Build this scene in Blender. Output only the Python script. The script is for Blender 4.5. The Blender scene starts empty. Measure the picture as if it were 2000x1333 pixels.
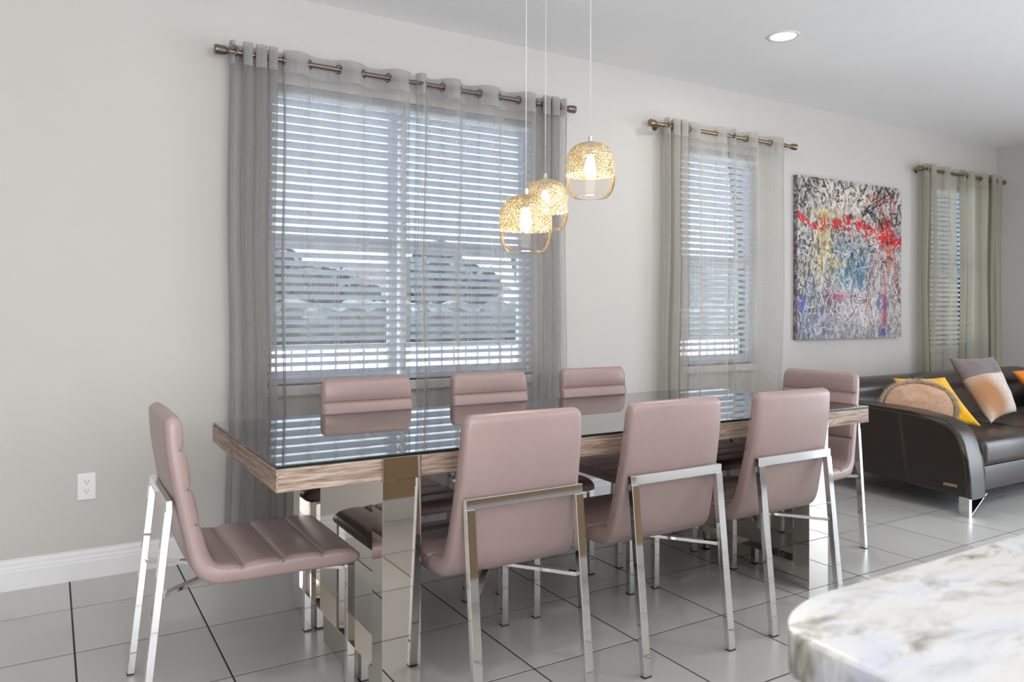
import bpy, bmesh, math, random
import numpy as np
from mathutils import Vector, Matrix, noise as mn

random.seed(7)
rng = np.random.RandomState(7)
SC = bpy.context.scene
COL = SC.collection
PI = math.pi

# ------------------------------------------------------------------ camera
cam = bpy.data.cameras.new('camera')
cam.sensor_width = 36.0
cam.lens = 1491.93 / 2000 * 36.0
cam.shift_y = -65.2 / 2000
cam.clip_start = 0.05
yaw, pitch, roll = 0.5441, 0.0035, 0.0024
fw = Vector((math.sin(yaw) * math.cos(pitch), math.cos(yaw) * math.cos(pitch), math.sin(pitch)))
r0 = Vector((math.cos(yaw), -math.sin(yaw), 0)); u0 = r0.cross(fw)
rr = r0 * math.cos(roll) + u0 * math.sin(roll); uu = -r0 * math.sin(roll) + u0 * math.cos(roll)
co = bpy.data.objects.new('camera', cam); COL.objects.link(co)
M = Matrix.Identity(4)
for i in range(3):
    M[i][0] = rr[i]; M[i][1] = uu[i]; M[i][2] = -fw[i]
M[0][3], M[1][3], M[2][3] = 0.0, -3.8783, 1.1929
co.matrix_world = M
SC.camera = co
cam.dof.use_dof = True
cam.dof.focus_distance = 3.6
cam.dof.aperture_fstop = 7.0

# ------------------------------------------------------------------ world, lights, exposure
SC.view_settings.view_transform = 'Standard'
SC.view_settings.look = 'None'
SC.view_settings.gamma = 1.0
SC.view_settings.exposure = 0.22
SC.view_settings.use_curve_mapping = False
SC.cycles.max_bounces = 14
SC.cycles.diffuse_bounces = 5
SC.cycles.glossy_bounces = 6
SC.cycles.transmission_bounces = 6
SC.cycles.transparent_max_bounces = 24
SC.cycles.caustics_reflective = False
SC.cycles.caustics_refractive = False
SC.cycles.sample_clamp_indirect = 4.0
SC.cycles.use_denoising = True

world = bpy.data.worlds.new('sky'); SC.world = world
world.use_nodes = True
wn = world.node_tree; wn.nodes.clear()
wo = wn.nodes.new('ShaderNodeOutputWorld'); wb = wn.nodes.new('ShaderNodeBackground')
wg = wn.nodes.new('ShaderNodeTexGradient'); wt = wn.nodes.new('ShaderNodeTexCoord')
wx = wn.nodes.new('ShaderNodeSeparateXYZ'); wr = wn.nodes.new('ShaderNodeValToRGB')
wn.links.new(wt.outputs['Generated'], wx.inputs[0]); wn.links.new(wx.outputs['Z'], wr.inputs[0])
wr.color_ramp.elements[0].color = (0.93, 0.96, 1.0, 1); wr.color_ramp.elements[0].position = 0.0
wr.color_ramp.elements[1].color = (0.62, 0.79, 1.0, 1); wr.color_ramp.elements[1].position = 0.8
wn.links.new(wr.outputs[0], wb.inputs[0]); wb.inputs[1].default_value = 2.1
wn.links.new(wb.outputs[0], wo.inputs[0])


sun = bpy.data.lights.new('sun', 'SUN'); sun.energy = 16.0; sun.angle = math.radians(3); sun.color = (0.95, 0.97, 1.0)
so = bpy.data.objects.new('sun', sun); COL.objects.link(so)      # high sun outside, beyond the window wall
so.rotation_euler = Vector((-0.25, -1.0, -1.9)).to_track_quat('-Z', 'Y').to_euler()


def area_light(name, loc, rot, sx, sy, power, color):
    l = bpy.data.lights.new(name, 'AREA'); l.shape = 'RECTANGLE'; l.size = sx; l.size_y = sy
    l.energy = power; l.color = color
    o = bpy.data.objects.new(name, l); COL.objects.link(o); o.location = loc; o.rotation_euler = rot
    return o


# added fill light, set in an invented patio door behind the camera
area_light('added_rear_fill', (0.8, -6.93, 1.2), (PI / 2, 0, 0), 3.6, 2.2, 160, (0.98, 0.98, 1.0))
# daylight through the sliding door of the right wall, out of view beside the sofa
area_light('daylight_sliding_door', (7.76, -4.3, 1.2), (PI / 2, 0, PI / 2), 3.0, 2.2, 105, (0.82, 0.90, 1.0))

# ------------------------------------------------------------------ node material helpers


def mat(name):
    m = bpy.data.materials.new(name); m.use_nodes = True
    n = m.node_tree; b = n.nodes['Principled BSDF']
    return m, n, b


def N(n, t, **k):
    x = n.nodes.new(t)
    for a, v in k.items():
        setattr(x, a, v)
    return x


def coords(n, kind='Object', scale=(1, 1, 1)):
    c = N(n, 'ShaderNodeTexCoord'); m = N(n, 'ShaderNodeMapping')
    m.inputs['Scale'].default_value = scale
    n.links.new(c.outputs[kind], m.inputs[0])
    return m.outputs[0]


def noise(n, vec, scale, detail=4, rough=0.55, dist=0.0):
    t = N(n, 'ShaderNodeTexNoise'); t.inputs['Scale'].default_value = scale
    t.inputs['Detail'].default_value = detail; t.inputs['Roughness'].default_value = rough
    t.inputs['Distortion'].default_value = dist
    n.links.new(vec, t.inputs['Vector'])
    return t.outputs['Fac']


def ramp(n, fac, stops):
    r = N(n, 'ShaderNodeValToRGB'); e = r.color_ramp.elements
    while len(e) < len(stops):
        e.new(0.5)
    for i, (p, c) in enumerate(stops):
        e[i].position = p; e[i].color = (c[0], c[1], c[2], 1)
    n.links.new(fac, r.inputs[0])
    return r.outputs[0]


def bump(n, b, h, strength=0.2, dist=0.01):
    x = N(n, 'ShaderNodeBump'); x.inputs['Strength'].default_value = strength
    x.inputs['Distance'].default_value = dist
    n.links.new(h, x.inputs['Height']); n.links.new(x.outputs[0], b.inputs['Normal'])


def S(r, g, b):
    f = lambda c: ((c / 255 + 0.055) / 1.055) ** 2.4 if c > 10 else c / 255 / 12.92
    return (f(r), f(g), f(b))


def simple(name, c, rough=0.5, metal=0.0, nscale=0, namp=0.06, bs=0.0, bscale=200, coat=0.0):
    m, n, b = mat(name)
    v = coords(n)
    if nscale:
        lo = tuple(x * (1 - namp) for x in c); hi = tuple(min(1, x * (1 + namp)) for x in c)
        n.links.new(ramp(n, noise(n, v, nscale), [(0.3, lo), (0.7, hi)]), b.inputs['Base Color'])
    else:
        b.inputs['Base Color'].default_value = (*c, 1)
    b.inputs['Roughness'].default_value = rough; b.inputs['Metallic'].default_value = metal
    if coat:
        b.inputs['Coat Weight'].default_value = coat; b.inputs['Coat Roughness'].default_value = 0.1
    if bs:
        bump(n, b, noise(n, v, bscale, 3), bs, 0.002)
    return m


MAT = {}
MAT['wall'] = simple('wall_paint', (0.59, 0.568, 0.542), 0.85, nscale=1.3, namp=0.015, bs=0.08, bscale=240)
MAT['ceiling'] = simple('ceiling_paint', (0.90, 0.895, 0.90), 0.9, nscale=2, namp=0.01, bs=0.1, bscale=180)
MAT['trim'] = simple('trim_white', (0.82, 0.82, 0.83), 0.4, nscale=3, namp=0.01)
MAT['vinyl'] = simple('white_vinyl', (0.78, 0.79, 0.8), 0.4)
MAT['sill'] = simple('sill_paint', (0.62, 0.61, 0.6), 0.4)
MAT['grout'] = simple('grout', (0.045, 0.043, 0.04), 0.9, nscale=60, namp=0.2)
MAT['plastic_w'] = simple('white_plastic', (0.85, 0.85, 0.85), 0.35)
MAT['black'] = simple('black_slot', (0.02, 0.02, 0.02), 0.6)
MAT['rubber'] = simple('rubber_foot', (0.05, 0.045, 0.04), 0.6)
MAT['chrome'] = simple('chrome', (0.80, 0.80, 0.80), 0.05, 1.0)
MAT['chrome_dk'] = simple('sofa_chrome', (0.7, 0.7, 0.7), 0.12, 1.0)
MAT['brass'] = simple('brass_plate', (0.55, 0.40, 0.24), 0.3, 1.0)
MAT['seam'] = simple('seam_thread', (0.20, 0.13, 0.125), 0.6)
MAT['seam_dk'] = simple('sofa_thread', (0.10, 0.085, 0.075), 0.6)
MAT['cord'] = simple('pendant_cord', (0.75, 0.75, 0.75), 0.4)
MAT['cabinet'] = simple('cabinet_paint', S(178, 152, 122), 0.5)


def m_tile():
    m, n, b = mat('porcelain_tile')
    oi = N(n, 'ShaderNodeObjectInfo'); g = N(n, 'ShaderNodeNewGeometry')
    add = N(n, 'ShaderNodeVectorMath', operation='MULTIPLY_ADD')
    n.links.new(oi.outputs['Random'], add.inputs[0]); add.inputs[1].default_value = (17, 9, 3)
    n.links.new(g.outputs['Position'], add.inputs[2])
    f1 = noise(n, add.outputs[0], 2.2, 4, 0.5, 0.4)
    c = ramp(n, f1, [(0.15, (0.53, 0.527, 0.512)), (0.5, (0.585, 0.582, 0.567)), (0.85, (0.64, 0.637, 0.62))])
    mx = N(n, 'ShaderNodeMix', data_type='RGBA', blend_type='MULTIPLY')
    mx.inputs['Factor'].default_value = 1.0
    n.links.new(c, mx.inputs['A'])
    n.links.new(ramp(n, oi.outputs['Random'], [(0, (0.93, 0.93, 0.93)), (1, (1.05, 1.05, 1.04))]), mx.inputs['B'])
    n.links.new(mx.outputs['Result'], b.inputs['Base Color'])
    f2 = noise(n, g.outputs['Position'], 9, 4)
    r = N(n, 'ShaderNodeMapRange'); r.inputs['To Min'].default_value = 0.27; r.inputs['To Max'].default_value = 0.33
    n.links.new(f2, r.inputs[0]); n.links.new(r.outputs[0], b.inputs['Roughness'])
    bump(n, b, noise(n, g.outputs['Position'], 5, 1), 0.03, 0.004)
    return m


MAT['tile'] = m_tile()


def m_leather(name, c, rough, coat=0.0, amp=0.05):
    m, n, b = mat(name); v = coords(n)
    lo = tuple(x * (1 - amp) for x in c); hi = tuple(x * (1 + amp) for x in c)
    n.links.new(ramp(n, noise(n, v, 6, 3), [(0.3, lo), (0.7, hi)]), b.inputs['Base Color'])
    b.inputs['Roughness'].default_value = rough
    vo = N(n, 'ShaderNodeTexVoronoi'); vo.inputs['Scale'].default_value = 420
    n.links.new(v, vo.inputs['Vector'])
    bump(n, b, vo.outputs['Distance'], 0.10, 0.0012)
    b.inputs['Coat Weight'].default_value = coat; b.inputs['Coat Roughness'].default_value = 0.25
    return m


MAT['mauve'] = m_leather('mauve_leatherette', (0.36, 0.262, 0.25), 0.36, 0.12)
MAT['sofa'] = m_leather('dark_brown_leather', (0.026, 0.018, 0.0125), 0.33, 0.12)


def m_wood(name, axis):
    m, n, b = mat(name)
    sc = {'x': (2.4, 40, 60), 'y': (30, 2.4, 60)}[axis]
    v = coords(n, 'Object', sc)
    f = noise(n, v, 1.6, 8, 0.65, 1.2)
    v2 = coords(n, 'Object', tuple(s * 4 for s in sc))
    f2 = noise(n, v2, 1.5, 4, 0.7)
    c = ramp(n, f, [(0.3, S(112, 92, 82)), (0.42, S(150, 128, 114)), (0.52, S(180, 162, 148)), (0.68, S(214, 202, 190))])
    mx = N(n, 'ShaderNodeMix', data_type='RGBA', blend_type='MULTIPLY'); mx.inputs['Factor'].default_value = 1.0
    n.links.new(c, mx.inputs['A'])
    n.links.new(ramp(n, f2, [(0.36, (0.55, 0.48, 0.43)), (0.54, (0.97, 0.94, 0.9))]), mx.inputs['B'])
    n.links.new(mx.outputs['Result'], b.inputs['Base Color'])
    b.inputs['Roughness'].default_value = 0.55
    bump(n, b, f2, 0.25, 0.002)
    return m


MAT['wood'] = m_wood('limed_oak', 'x')
MAT['wood_y'] = m_wood('limed_oak_end', 'y')


def m_mirror():
    m, n, b = mat('mirror_steel')
    b.inputs['Base Color'].default_value = (0.70, 0.665, 0.62, 1)
    b.inputs['Metallic'].default_value = 1.0; b.inputs['Roughness'].default_value = 0.03
    return m


MAT['mirror'] = m_mirror()


def m_sheer(name, c, a_lo, a_hi, transl=0.45):
    """woven voile: threads are diffuse + translucent, the holes between them let light pass;
    seen at a slant a weave closes up, so cover = 1 - (1 - a) ** (1 / cos)"""
    m, n, b = mat(name); n.nodes.remove(b)
    out = n.nodes['Material Output']
    v1 = coords(n, 'UV', (1.5, 260.0, 1)); v2 = coords(n, 'UV', (260.0, 1.0, 1))
    f1 = noise(n, v1, 1.6, 3); f2 = noise(n, v2, 1.0, 3)
    ad = N(n, 'ShaderNodeMath', operation='ADD'); n.links.new(f1, ad.inputs[0]); n.links.new(f2, ad.inputs[1])
    mr = N(n, 'ShaderNodeMapRange'); mr.inputs['From Min'].default_value = 0.7; mr.inputs['From Max'].default_value = 1.3
    mr.inputs['To Min'].default_value = 1 - a_lo; mr.inputs['To Max'].default_value = 1 - a_hi
    n.links.new(ad.outputs[0], mr.inputs[0])
    g = N(n, 'ShaderNodeNewGeometry')
    dt = N(n, 'ShaderNodeVectorMath', operation='DOT_PRODUCT'); n.links.new(g.outputs['Incoming'], dt.inputs[0]); n.links.new(g.outputs['Normal'], dt.inputs[1])
    ab = N(n, 'ShaderNodeMath', operation='ABSOLUTE'); n.links.new(dt.outputs['Value'], ab.inputs[0])
    mx = N(n, 'ShaderNodeMath', operation='MAXIMUM'); n.links.new(ab.outputs[0], mx.inputs[0]); mx.inputs[1].default_value = 0.12
    iv = N(n, 'ShaderNodeMath', operation='DIVIDE'); iv.inputs[0].default_value = 0.85; n.links.new(mx.outputs[0], iv.inputs[1])
    pw = N(n, 'ShaderNodeMath', operation='POWER'); n.links.new(mr.outputs[0], pw.inputs[0]); n.links.new(iv.outputs[0], pw.inputs[1])
    d = N(n, 'ShaderNodeBsdfDiffuse'); t = N(n, 'ShaderNodeBsdfTranslucent'); tr = N(n, 'ShaderNodeBsdfTransparent')
    lo = tuple(x * 0.9 for x in c)
    cc = ramp(n, f2, [(0.3, lo), (0.7, c)])
    n.links.new(cc, d.inputs[0]); n.links.new(cc, t.inputs[0])
    m1 = N(n, 'ShaderNodeMixShader'); m1.inputs[0].default_value = transl
    n.links.new(d.outputs[0], m1.inputs[1]); n.links.new(t.outputs[0], m1.inputs[2])
    m2 = N(n, 'ShaderNodeMixShader')
    n.links.new(pw.outputs[0], m2.inputs[0]); n.links.new(m1.outputs[0], m2.inputs[1]); n.links.new(tr.outputs[0], m2.inputs[2])
    n.links.new(m2.outputs[0], out.inputs['Surface'])
    return m


MAT['sheer_g'] = m_sheer('grey_voile', (0.45, 0.43, 0.42), 0.38, 0.48, 0.40)
MAT['sheer_gh'] = m_sheer('grey_voile_header', (0.50, 0.485, 0.48), 0.74, 0.86, 0.35)
MAT['sheer_b'] = m_sheer('taupe_voile', (0.58, 0.55, 0.505), 0.40, 0.52, 0.4)
MAT['sheer_bh'] = m_sheer('taupe_voile_header', (0.62, 0.585, 0.55), 0.7, 0.84, 0.4)
MAT['sheer_c'] = m_sheer('sand_voile', (0.53, 0.50, 0.41), 0.66, 0.78, 0.4)
MAT['sheer_ch'] = m_sheer('sand_voile_header', (0.56, 0.52, 0.44), 0.75, 0.88, 0.4)


def m_slat():
    m, n, b = mat('blind_slat'); out = n.nodes['Material Output']
    b.inputs['Base Color'].default_value = (0.84, 0.86, 0.89, 1); b.inputs['Roughness'].default_value = 0.4
    t = N(n, 'ShaderNodeBsdfTranslucent'); t.inputs[0].default_value = (0.86, 0.91, 0.98, 1)
    x = N(n, 'ShaderNodeMixShader'); x.inputs[0].default_value = 0.6
    n.links.new(b.outputs[0], x.inputs[1]); n.links.new(t.outputs[0], x.inputs[2]); n.links.new(x.outputs[0], out.inputs['Surface'])
    return m


MAT['slat'] = m_slat()


def m_glass(name, tint, refl=1.5, extra=0.0):
    m, n, b = mat(name); n.nodes.remove(b); out = n.nodes['Material Output']
    tr = N(n, 'ShaderNodeBsdfTransparent'); tr.inputs[0].default_value = (*tint, 1)
    g = N(n, 'ShaderNodeBsdfGlossy'); g.inputs['Roughness'].default_value = 0.0
    f = N(n, 'ShaderNodeFresnel'); f.inputs['IOR'].default_value = refl
    x = N(n, 'ShaderNodeMixShader')
    if extra:
        a = N(n, 'ShaderNodeMath', operation='ADD'); a.inputs[1].default_value = extra; a.use_clamp = True
        n.links.new(f.outputs[0], a.inputs[0]); n.links.new(a.outputs[0], x.inputs[0])
    else:
        n.links.new(f.outputs[0], x.inputs[0])
    n.links.new(tr.outputs[0], x.inputs[1]); n.links.new(g.outputs[0], x.inputs[2])
    n.links.new(x.outputs[0], out.inputs['Surface'])
    return m


MAT['glass'] = m_glass('window_glass', (0.95, 0.97, 0.97), 1.35)
MAT['tglass'] = m_glass('table_glass', (0.86, 0.93, 0.91), 1.9, 0.26)
MAT['tedge'] = simple('glass_edge', (0.008, 0.02, 0.022), 0.2)
MAT['pglass'] = m_glass('pendant_glass', (1.0, 0.97, 0.95), 1.13, 0.0)


def m_gold(name, worn):
    m, n, b = mat(name); out = n.nodes['Material Output']
    v = coords(n)
    vo = N(n, 'ShaderNodeTexVoronoi'); vo.inputs['Scale'].default_value = 110; n.links.new(v, vo.inputs['Vector'])
    b.inputs['Metallic'].default_value = 1.0; b.inputs['Roughness'].default_value = 0.22
    f = noise(n, v, 14, 5, 0.7)
    n.links.new(ramp(n, f, [(0.3, (0.42, 0.32, 0.19)), (0.55, (0.70, 0.61, 0.45)), (0.75, (0.88, 0.84, 0.74))]), b.inputs['Base Color'])
    bump(n, b, vo.outputs['Distance'], 0.9, 0.006)
    t = N(n, 'ShaderNodeBsdfTranslucent'); t.inputs[0].default_value = (1.0, 0.82, 0.5, 1)
    tr = N(n, 'ShaderNodeBsdfTransparent'); tr.inputs[0].default_value = (1.0, 0.86, 0.6, 1)
    df = N(n, 'ShaderNodeBsdfDiffuse'); df.inputs[0].default_value = (0.85, 0.66, 0.36, 1)
    x0 = N(n, 'ShaderNodeMixShader'); x0.inputs[0].default_value = 0.10
    n.links.new(b.outputs[0], x0.inputs[1]); n.links.new(df.outputs[0], x0.inputs[2])
    x1 = N(n, 'ShaderNodeMixShader'); x1.inputs[0].default_value = 0.035
    n.links.new(x0.outputs[0], x1.inputs[1]); n.links.new(t.outputs[0], x1.inputs[2])
    x2 = N(n, 'ShaderNodeMixShader')
    mr = N(n, 'ShaderNodeMapRange'); mr.inputs['From Min'].default_value = 0.42; mr.inputs['From Max'].default_value = 0.7
    mr.inputs['To Min'].default_value = 0.04 + worn * .3; mr.inputs['To Max'].default_value = 0.14 + worn
    vb = coords(n, 'Object', (1, 1, 6)); n.links.new(noise(n, vb, 8, 4, 0.7), mr.inputs[0])
    n.links.new(mr.outputs[0], x2.inputs[0])
    n.links.new(x1.outputs[0], x2.inputs[1]); n.links.new(tr.outputs[0], x2.inputs[2]); n.links.new(x2.outputs[0], out.inputs['Surface'])
    return m


MAT['gold'] = m_gold('hammered_gold_leaf', 0.0)
MAT['gold_worn'] = m_gold('worn_gold_leaf', 0.35)


def m_emit(name, c, s):
    m, n, b = mat(name); n.nodes.remove(b)
    e = N(n, 'ShaderNodeEmission'); e.inputs[0].default_value = (*c, 1); e.inputs[1].default_value = s
    n.links.new(e.outputs[0], n.nodes['Material Output'].inputs['Surface'])
    return m


MAT['bulb'] = m_emit('bulb_glow', (1.0, 0.86, 0.62), 40)
MAT['can'] = m_emit('downlight_glow', (1.0, 0.98, 0.95), 3)


def m_rod(name, c):
    m, n, b = mat(name); v = coords(n, 'Object', (3, 60, 60))
    lo = tuple(x * 0.7 for x in c)
    n.links.new(ramp(n, noise(n, v, 5, 3), [(0.3, lo), (0.7, c)]), b.inputs['Base Color'])
    b.inputs['Metallic'].default_value = 1.0; b.inputs['Roughness'].default_value = 0.35
    return m


MAT['nickel'] = m_rod('brushed_bronze_nickel', (0.30, 0.245, 0.215))
MAT['abrass'] = m_rod('antique_brass', (0.34, 0.265, 0.165))


def m_marble():
    m, n, b = mat('marble'); v = coords(n, 'Object', (0.8, 1.9, 1))
    w = N(n, 'ShaderNodeTexNoise'); w.inputs['Scale'].default_value = 5.0; w.inputs['Detail'].default_value = 3; n.links.new(v, w.inputs['Vector'])
    ad = N(n, 'ShaderNodeVectorMath', operation='MULTIPLY_ADD'); ad.inputs[1].default_value = (0.16, 0.16, 0.16)
    n.links.new(w.outputs['Color'], ad.inputs[0]); n.links.new(v, ad.inputs[2])
    f = noise(n, ad.outputs[0], 15.0, 9, 0.64, 0.5)
    base = ramp(n, noise(n, ad.outputs[0], 6.0, 4), [(0.30, S(206, 206, 200)), (0.5, S(214, 214, 216)), (0.66, S(196, 201, 215))])
    veins = ramp(n, f, [(0.28, S(120, 118, 106)), (0.38, S(178, 176, 162)), (0.455, S(222, 221, 214)), (0.52, (1, 1, 1))])
    mk = ramp(n, noise(n, v, 3.4, 4, 0.6), [(0.34, (0, 0, 0)), (0.52, (1, 1, 1))])
    mx = N(n, 'ShaderNodeMix', data_type='RGBA', blend_type='MULTIPLY')
    n.links.new(mk, mx.inputs['Factor']); n.links.new(base, mx.inputs['A']); n.links.new(veins, mx.inputs['B'])
    n.links.new(mx.outputs['Result'], b.inputs['Base Color']); b.inputs['Roughness'].default_value = 0.22
    return m


MAT['marble'] = m_marble()


def m_fabric(name, c, c2=None, sc=300, rough=0.9, bs=0.4):
    m, n, b = mat(name); v = coords(n)
    c2 = c2 or tuple(x * 0.8 for x in c)
    n.links.new(ramp(n, noise(n, v, 40, 6, 0.7), [(0.35, c2), (0.65, c)]), b.inputs['Base Color'])
    b.inputs['Roughness'].default_value = rough; b.inputs['Sheen Weight'].default_value = 0.3
    bump(n, b, noise(n, v, sc, 3), bs, 0.002)
    return m


MAT['blush'] = m_fabric('blush_velvet', S(226, 188, 160), S(206, 166, 140), 120, bs=0.1)
MAT['yellow'] = m_fabric('yellow_knit', S(250, 196, 8), S(236, 170, 4), 260)
MAT['orange'] = m_fabric('orange_knit', S(240, 140, 12), S(226, 120, 8), 260)
MAT['greycush'] = m_fabric('taupe_satin', S(122, 108, 108), S(104, 90, 90), 500, 0.5, 0.1)
MAT['fur'] = m_fabric('faux_fur', S(228, 212, 186), S(176, 152, 122), 200, bs=0.2)


def m_cream():
    m, n, b = mat('cream_hide'); v = coords(n)
    g = N(n, 'ShaderNodeTexGradient', gradient_type='SPHERICAL')
    mp = N(n, 'ShaderNodeMapping'); mp.inputs['Location'].default_value = (0.75, 0.35, 0); mp.inputs['Scale'].default_value = (5.0, 3.6, 1)
    c = N(n, 'ShaderNodeTexCoord'); n.links.new(c.outputs['Object'], mp.inputs[0]); n.links.new(mp.outputs[0], g.inputs[0])
    ad = N(n, 'ShaderNodeMath', operation='MULTIPLY'); n.links.new(g.outputs['Fac'], ad.inputs[0]); ad.inputs[1].default_value = 1.6; ad.use_clamp = True
    mx = N(n, 'ShaderNodeMix', data_type='RGBA')
    n.links.new(ad.outputs[0], mx.inputs['Factor'])
    n.links.new(ramp(n, noise(n, v, 60, 5, 0.7), [(0.35, S(190, 180, 168)), (0.65, S(222, 214, 202))]), mx.inputs['A'])
    mx.inputs['B'].default_value = (*S(168, 120, 82), 1)
    n.links.new(mx.outputs['Result'], b.inputs['Base Color']); b.inputs['Roughness'].default_value = 0.9
    return m


MAT['cream'] = m_cream()
MAT['concrete'] = simple('pale_concrete', (0.72, 0.70, 0.66), 0.9, nscale=0.3, namp=0.08)
MAT['foliage'] = simple('foliage', (0.075, 0.09, 0.075), 0.8, nscale=1.2, namp=0.5)
MAT['bark'] = simple('bark', (0.12, 0.09, 0.06), 0.9, nscale=3, namp=0.3)
MAT['stucco'] = simple('stucco', (0.55, 0.5, 0.42), 0.9, nscale=1, namp=0.05)
MAT['rooft'] = simple('roof_shingle', (0.12, 0.1, 0.09), 0.9, nscale=3, namp=0.3)
MAT['dkpane'] = simple('far_window_glass', (0.05, 0.06, 0.07), 0.1)
MAT['rail'] = simple('fence_metal', (0.30, 0.29, 0.28), 0.5)

# ------------------------------------------------------------------ mesh helpers


def link(name, me, m=None, parent=None, loc=(0, 0, 0), rz=0.0, smooth=False):
    o = bpy.data.objects.new(name, me); COL.objects.link(o)
    if m is not None:
        me.materials.clear(); me.materials.append(m)
    if parent is not None:
        o.parent = parent
    o.location = loc; o.rotation_euler = (0, 0, rz)
    if smooth:
        me.polygons.foreach_set('use_smooth', [True] * len(me.polygons)); me.update()
    return o


def fin(name, bm, m, parent=None, smooth=False, loc=(0, 0, 0), angle=None):
    bmesh.ops.recalc_face_normals(bm, faces=bm.faces)
    me = bpy.data.meshes.new(name); bm.to_mesh(me); bm.free()
    o = link(name, me, m, parent, loc, 0, smooth or angle is not None)
    if angle is not None:
        try:
            me.set_sharp_from_angle(angle=math.radians(angle))
        except Exception:
            pass
    return o


def empty(name, loc=(0, 0, 0), rz=0.0):
    o = bpy.data.objects.new(name, None); COL.objects.link(o); o.location = loc; o.rotation_euler = (0, 0, rz)
    o.empty_display_size = 0.1
    return o


def tag(o, label=None, cat=None, group=None, kind=None):
    if label: o['label'] = label
    if cat: o['category'] = cat
    if group: o['group'] = group
    if kind: o['kind'] = kind
    return o


def box(bm, x0, x1, y0, y1, z0, z1, bev=0.0, seg=1):
    vs = [bm.verts.new(p) for p in ((x0, y0, z0), (x1, y0, z0), (x1, y1, z0), (x0, y1, z0), (x0, y0, z1), (x1, y0, z1), (x1, y1, z1), (x0, y1, z1))]
    fs = [bm.faces.new([vs[i] for i in f]) for f in ((0, 3, 2, 1), (4, 5, 6, 7), (0, 1, 5, 4), (1, 2, 6, 5), (2, 3, 7, 6), (3, 0, 4, 7))]
    if bev:
        es = list({e for f in fs for e in f.edges})
        bmesh.ops.bevel(bm, geom=es, offset=bev, segments=seg, affect='EDGES', profile=0.5)


def B(name, m, parent, *b, bev=0.0, seg=1, smooth=False):
    bm = bmesh.new()
    for q in b:
        box(bm, *q, bev=bev, seg=seg)
    return fin(name, bm, m, parent, smooth)


def bar(bm, p, q, w, h, up=(0, 0, 1), bev=0.0, cut=None):
    """rectangular bar from p to q, width w (sideways) and height h (along up)"""
    p = Vector(p); q = Vector(q); d = (q - p).normalized(); u = Vector(up)
    s = d.cross(u).normalized(); u = s.cross(d).normalized()
    vs = []
    for c in (p, q):
        for a, b_ in ((-1, -1), (1, -1), (1, 1), (-1, 1)):
            vs.append(bm.verts.new(c + s * a * w / 2 + u * b_ * h / 2))
    fs = [bm.faces.new([vs[i] for i in f]) for f in ((0, 1, 2, 3), (7, 6, 5, 4), (0, 4, 5, 1), (1, 5, 6, 2), (2, 6, 7, 3), (3, 7, 4, 0))]
    if bev:
        es = list({e for f in fs for e in f.edges})
        bmesh.ops.bevel(bm, geom=es, offset=bev, segments=1, affect='EDGES')


def tube(bm, pts, r, n=8, cap=True):
    pts = [Vector(p) for p in pts]; rings = []
    ref = Vector((0, 0, 1))
    for i, p in enumerate(pts):
        d = (pts[min(i + 1, len(pts) - 1)] - pts[max(i - 1, 0)]).normalized()
        a = d.cross(ref)
        if a.length < 1e-3: a = d.cross(Vector((0, 1, 0)))
        a.normalize(); b_ = d.cross(a).normalized()
        rad = r[i] if isinstance(r, (list, tuple)) else r
        rings.append([bm.verts.new(p + a * math.cos(t) * rad + b_ * math.sin(t) * rad) for t in [2 * PI * k / n for k in range(n)]])
    for i in range(len(rings) - 1):
        for k in range(n):
            bm.faces.new((rings[i][k], rings[i][(k + 1) % n], rings[i + 1][(k + 1) % n], rings[i + 1][k]))
    if cap:
        bm.faces.new(rings[0][::-1]); bm.faces.new(rings[-1])


def lathe(bm, prof, n=48, cx=0, cy=0, closed=False):
    rings = []
    for r, z in prof:
        if r < 1e-5:
            rings.append([bm.verts.new((cx, cy, z))])
        else:
            rings.append([bm.verts.new((cx + r * math.cos(2 * PI * k / n), cy + r * math.sin(2 * PI * k / n), z)) for k in range(n)])
    for i in range(len(rings) - 1):
        a, b_ = rings[i], rings[i + 1]
        for k in range(n):
            k2 = (k + 1) % n
            if len(a) == 1 and len(b_) == 1: continue
            if len(a) == 1: bm.faces.new((a[0], b_[k2], b_[k]))
            elif len(b_) == 1: bm.faces.new((a[k], a[k2], b_[0]))
            else: bm.faces.new((a[k], a[k2], b_[k2], b_[k]))


def torus(bm, c, axis, R, r, n=20, m_=6):
    axis = Vector(axis).normalized(); a = axis.cross(Vector((0, 0, 1)))
    if a.length < 1e-3: a = Vector((1, 0, 0))
    a.normalize(); b_ = axis.cross(a); c = Vector(c); rings = []
    for i in range(n):
        t = 2 * PI * i / n; d = a * math.cos(t) + b_ * math.sin(t)
        rings.append([bm.verts.new(c + d * (R + r * math.cos(s)) + axis * r * math.sin(s)) for s in [2 * PI * j / m_ for j in range(m_)]])
    for i in range(n):
        for j in range(m_):
            bm.faces.new((rings[i][j], rings[(i + 1) % n][j], rings[(i + 1) % n][(j + 1) % m_], rings[i][(j + 1) % m_]))


def prism(bm, poly, x0, x1, bev=0.0, seg=2):
    """polygon in (y,z) extruded along x"""
    a = [bm.verts.new((x0, y, z)) for y, z in poly]; b_ = [bm.verts.new((x1, y, z)) for y, z in poly]
    f1 = bm.faces.new(a); f2 = bm.faces.new(b_[::-1]); n = len(poly)
    for i in range(n):
        bm.faces.new((a[i], b_[i], b_[(i + 1) % n], a[(i + 1) % n]))
    if bev:
        es = list(set(f1.edges) | set(f2.edges))
        bmesh.ops.bevel(bm, geom=es, offset=bev, segments=seg, affect='EDGES', profile=0.5)


def children(o):
    return [c for c in list(bpy.data.objects) if c.parent == o]


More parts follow.
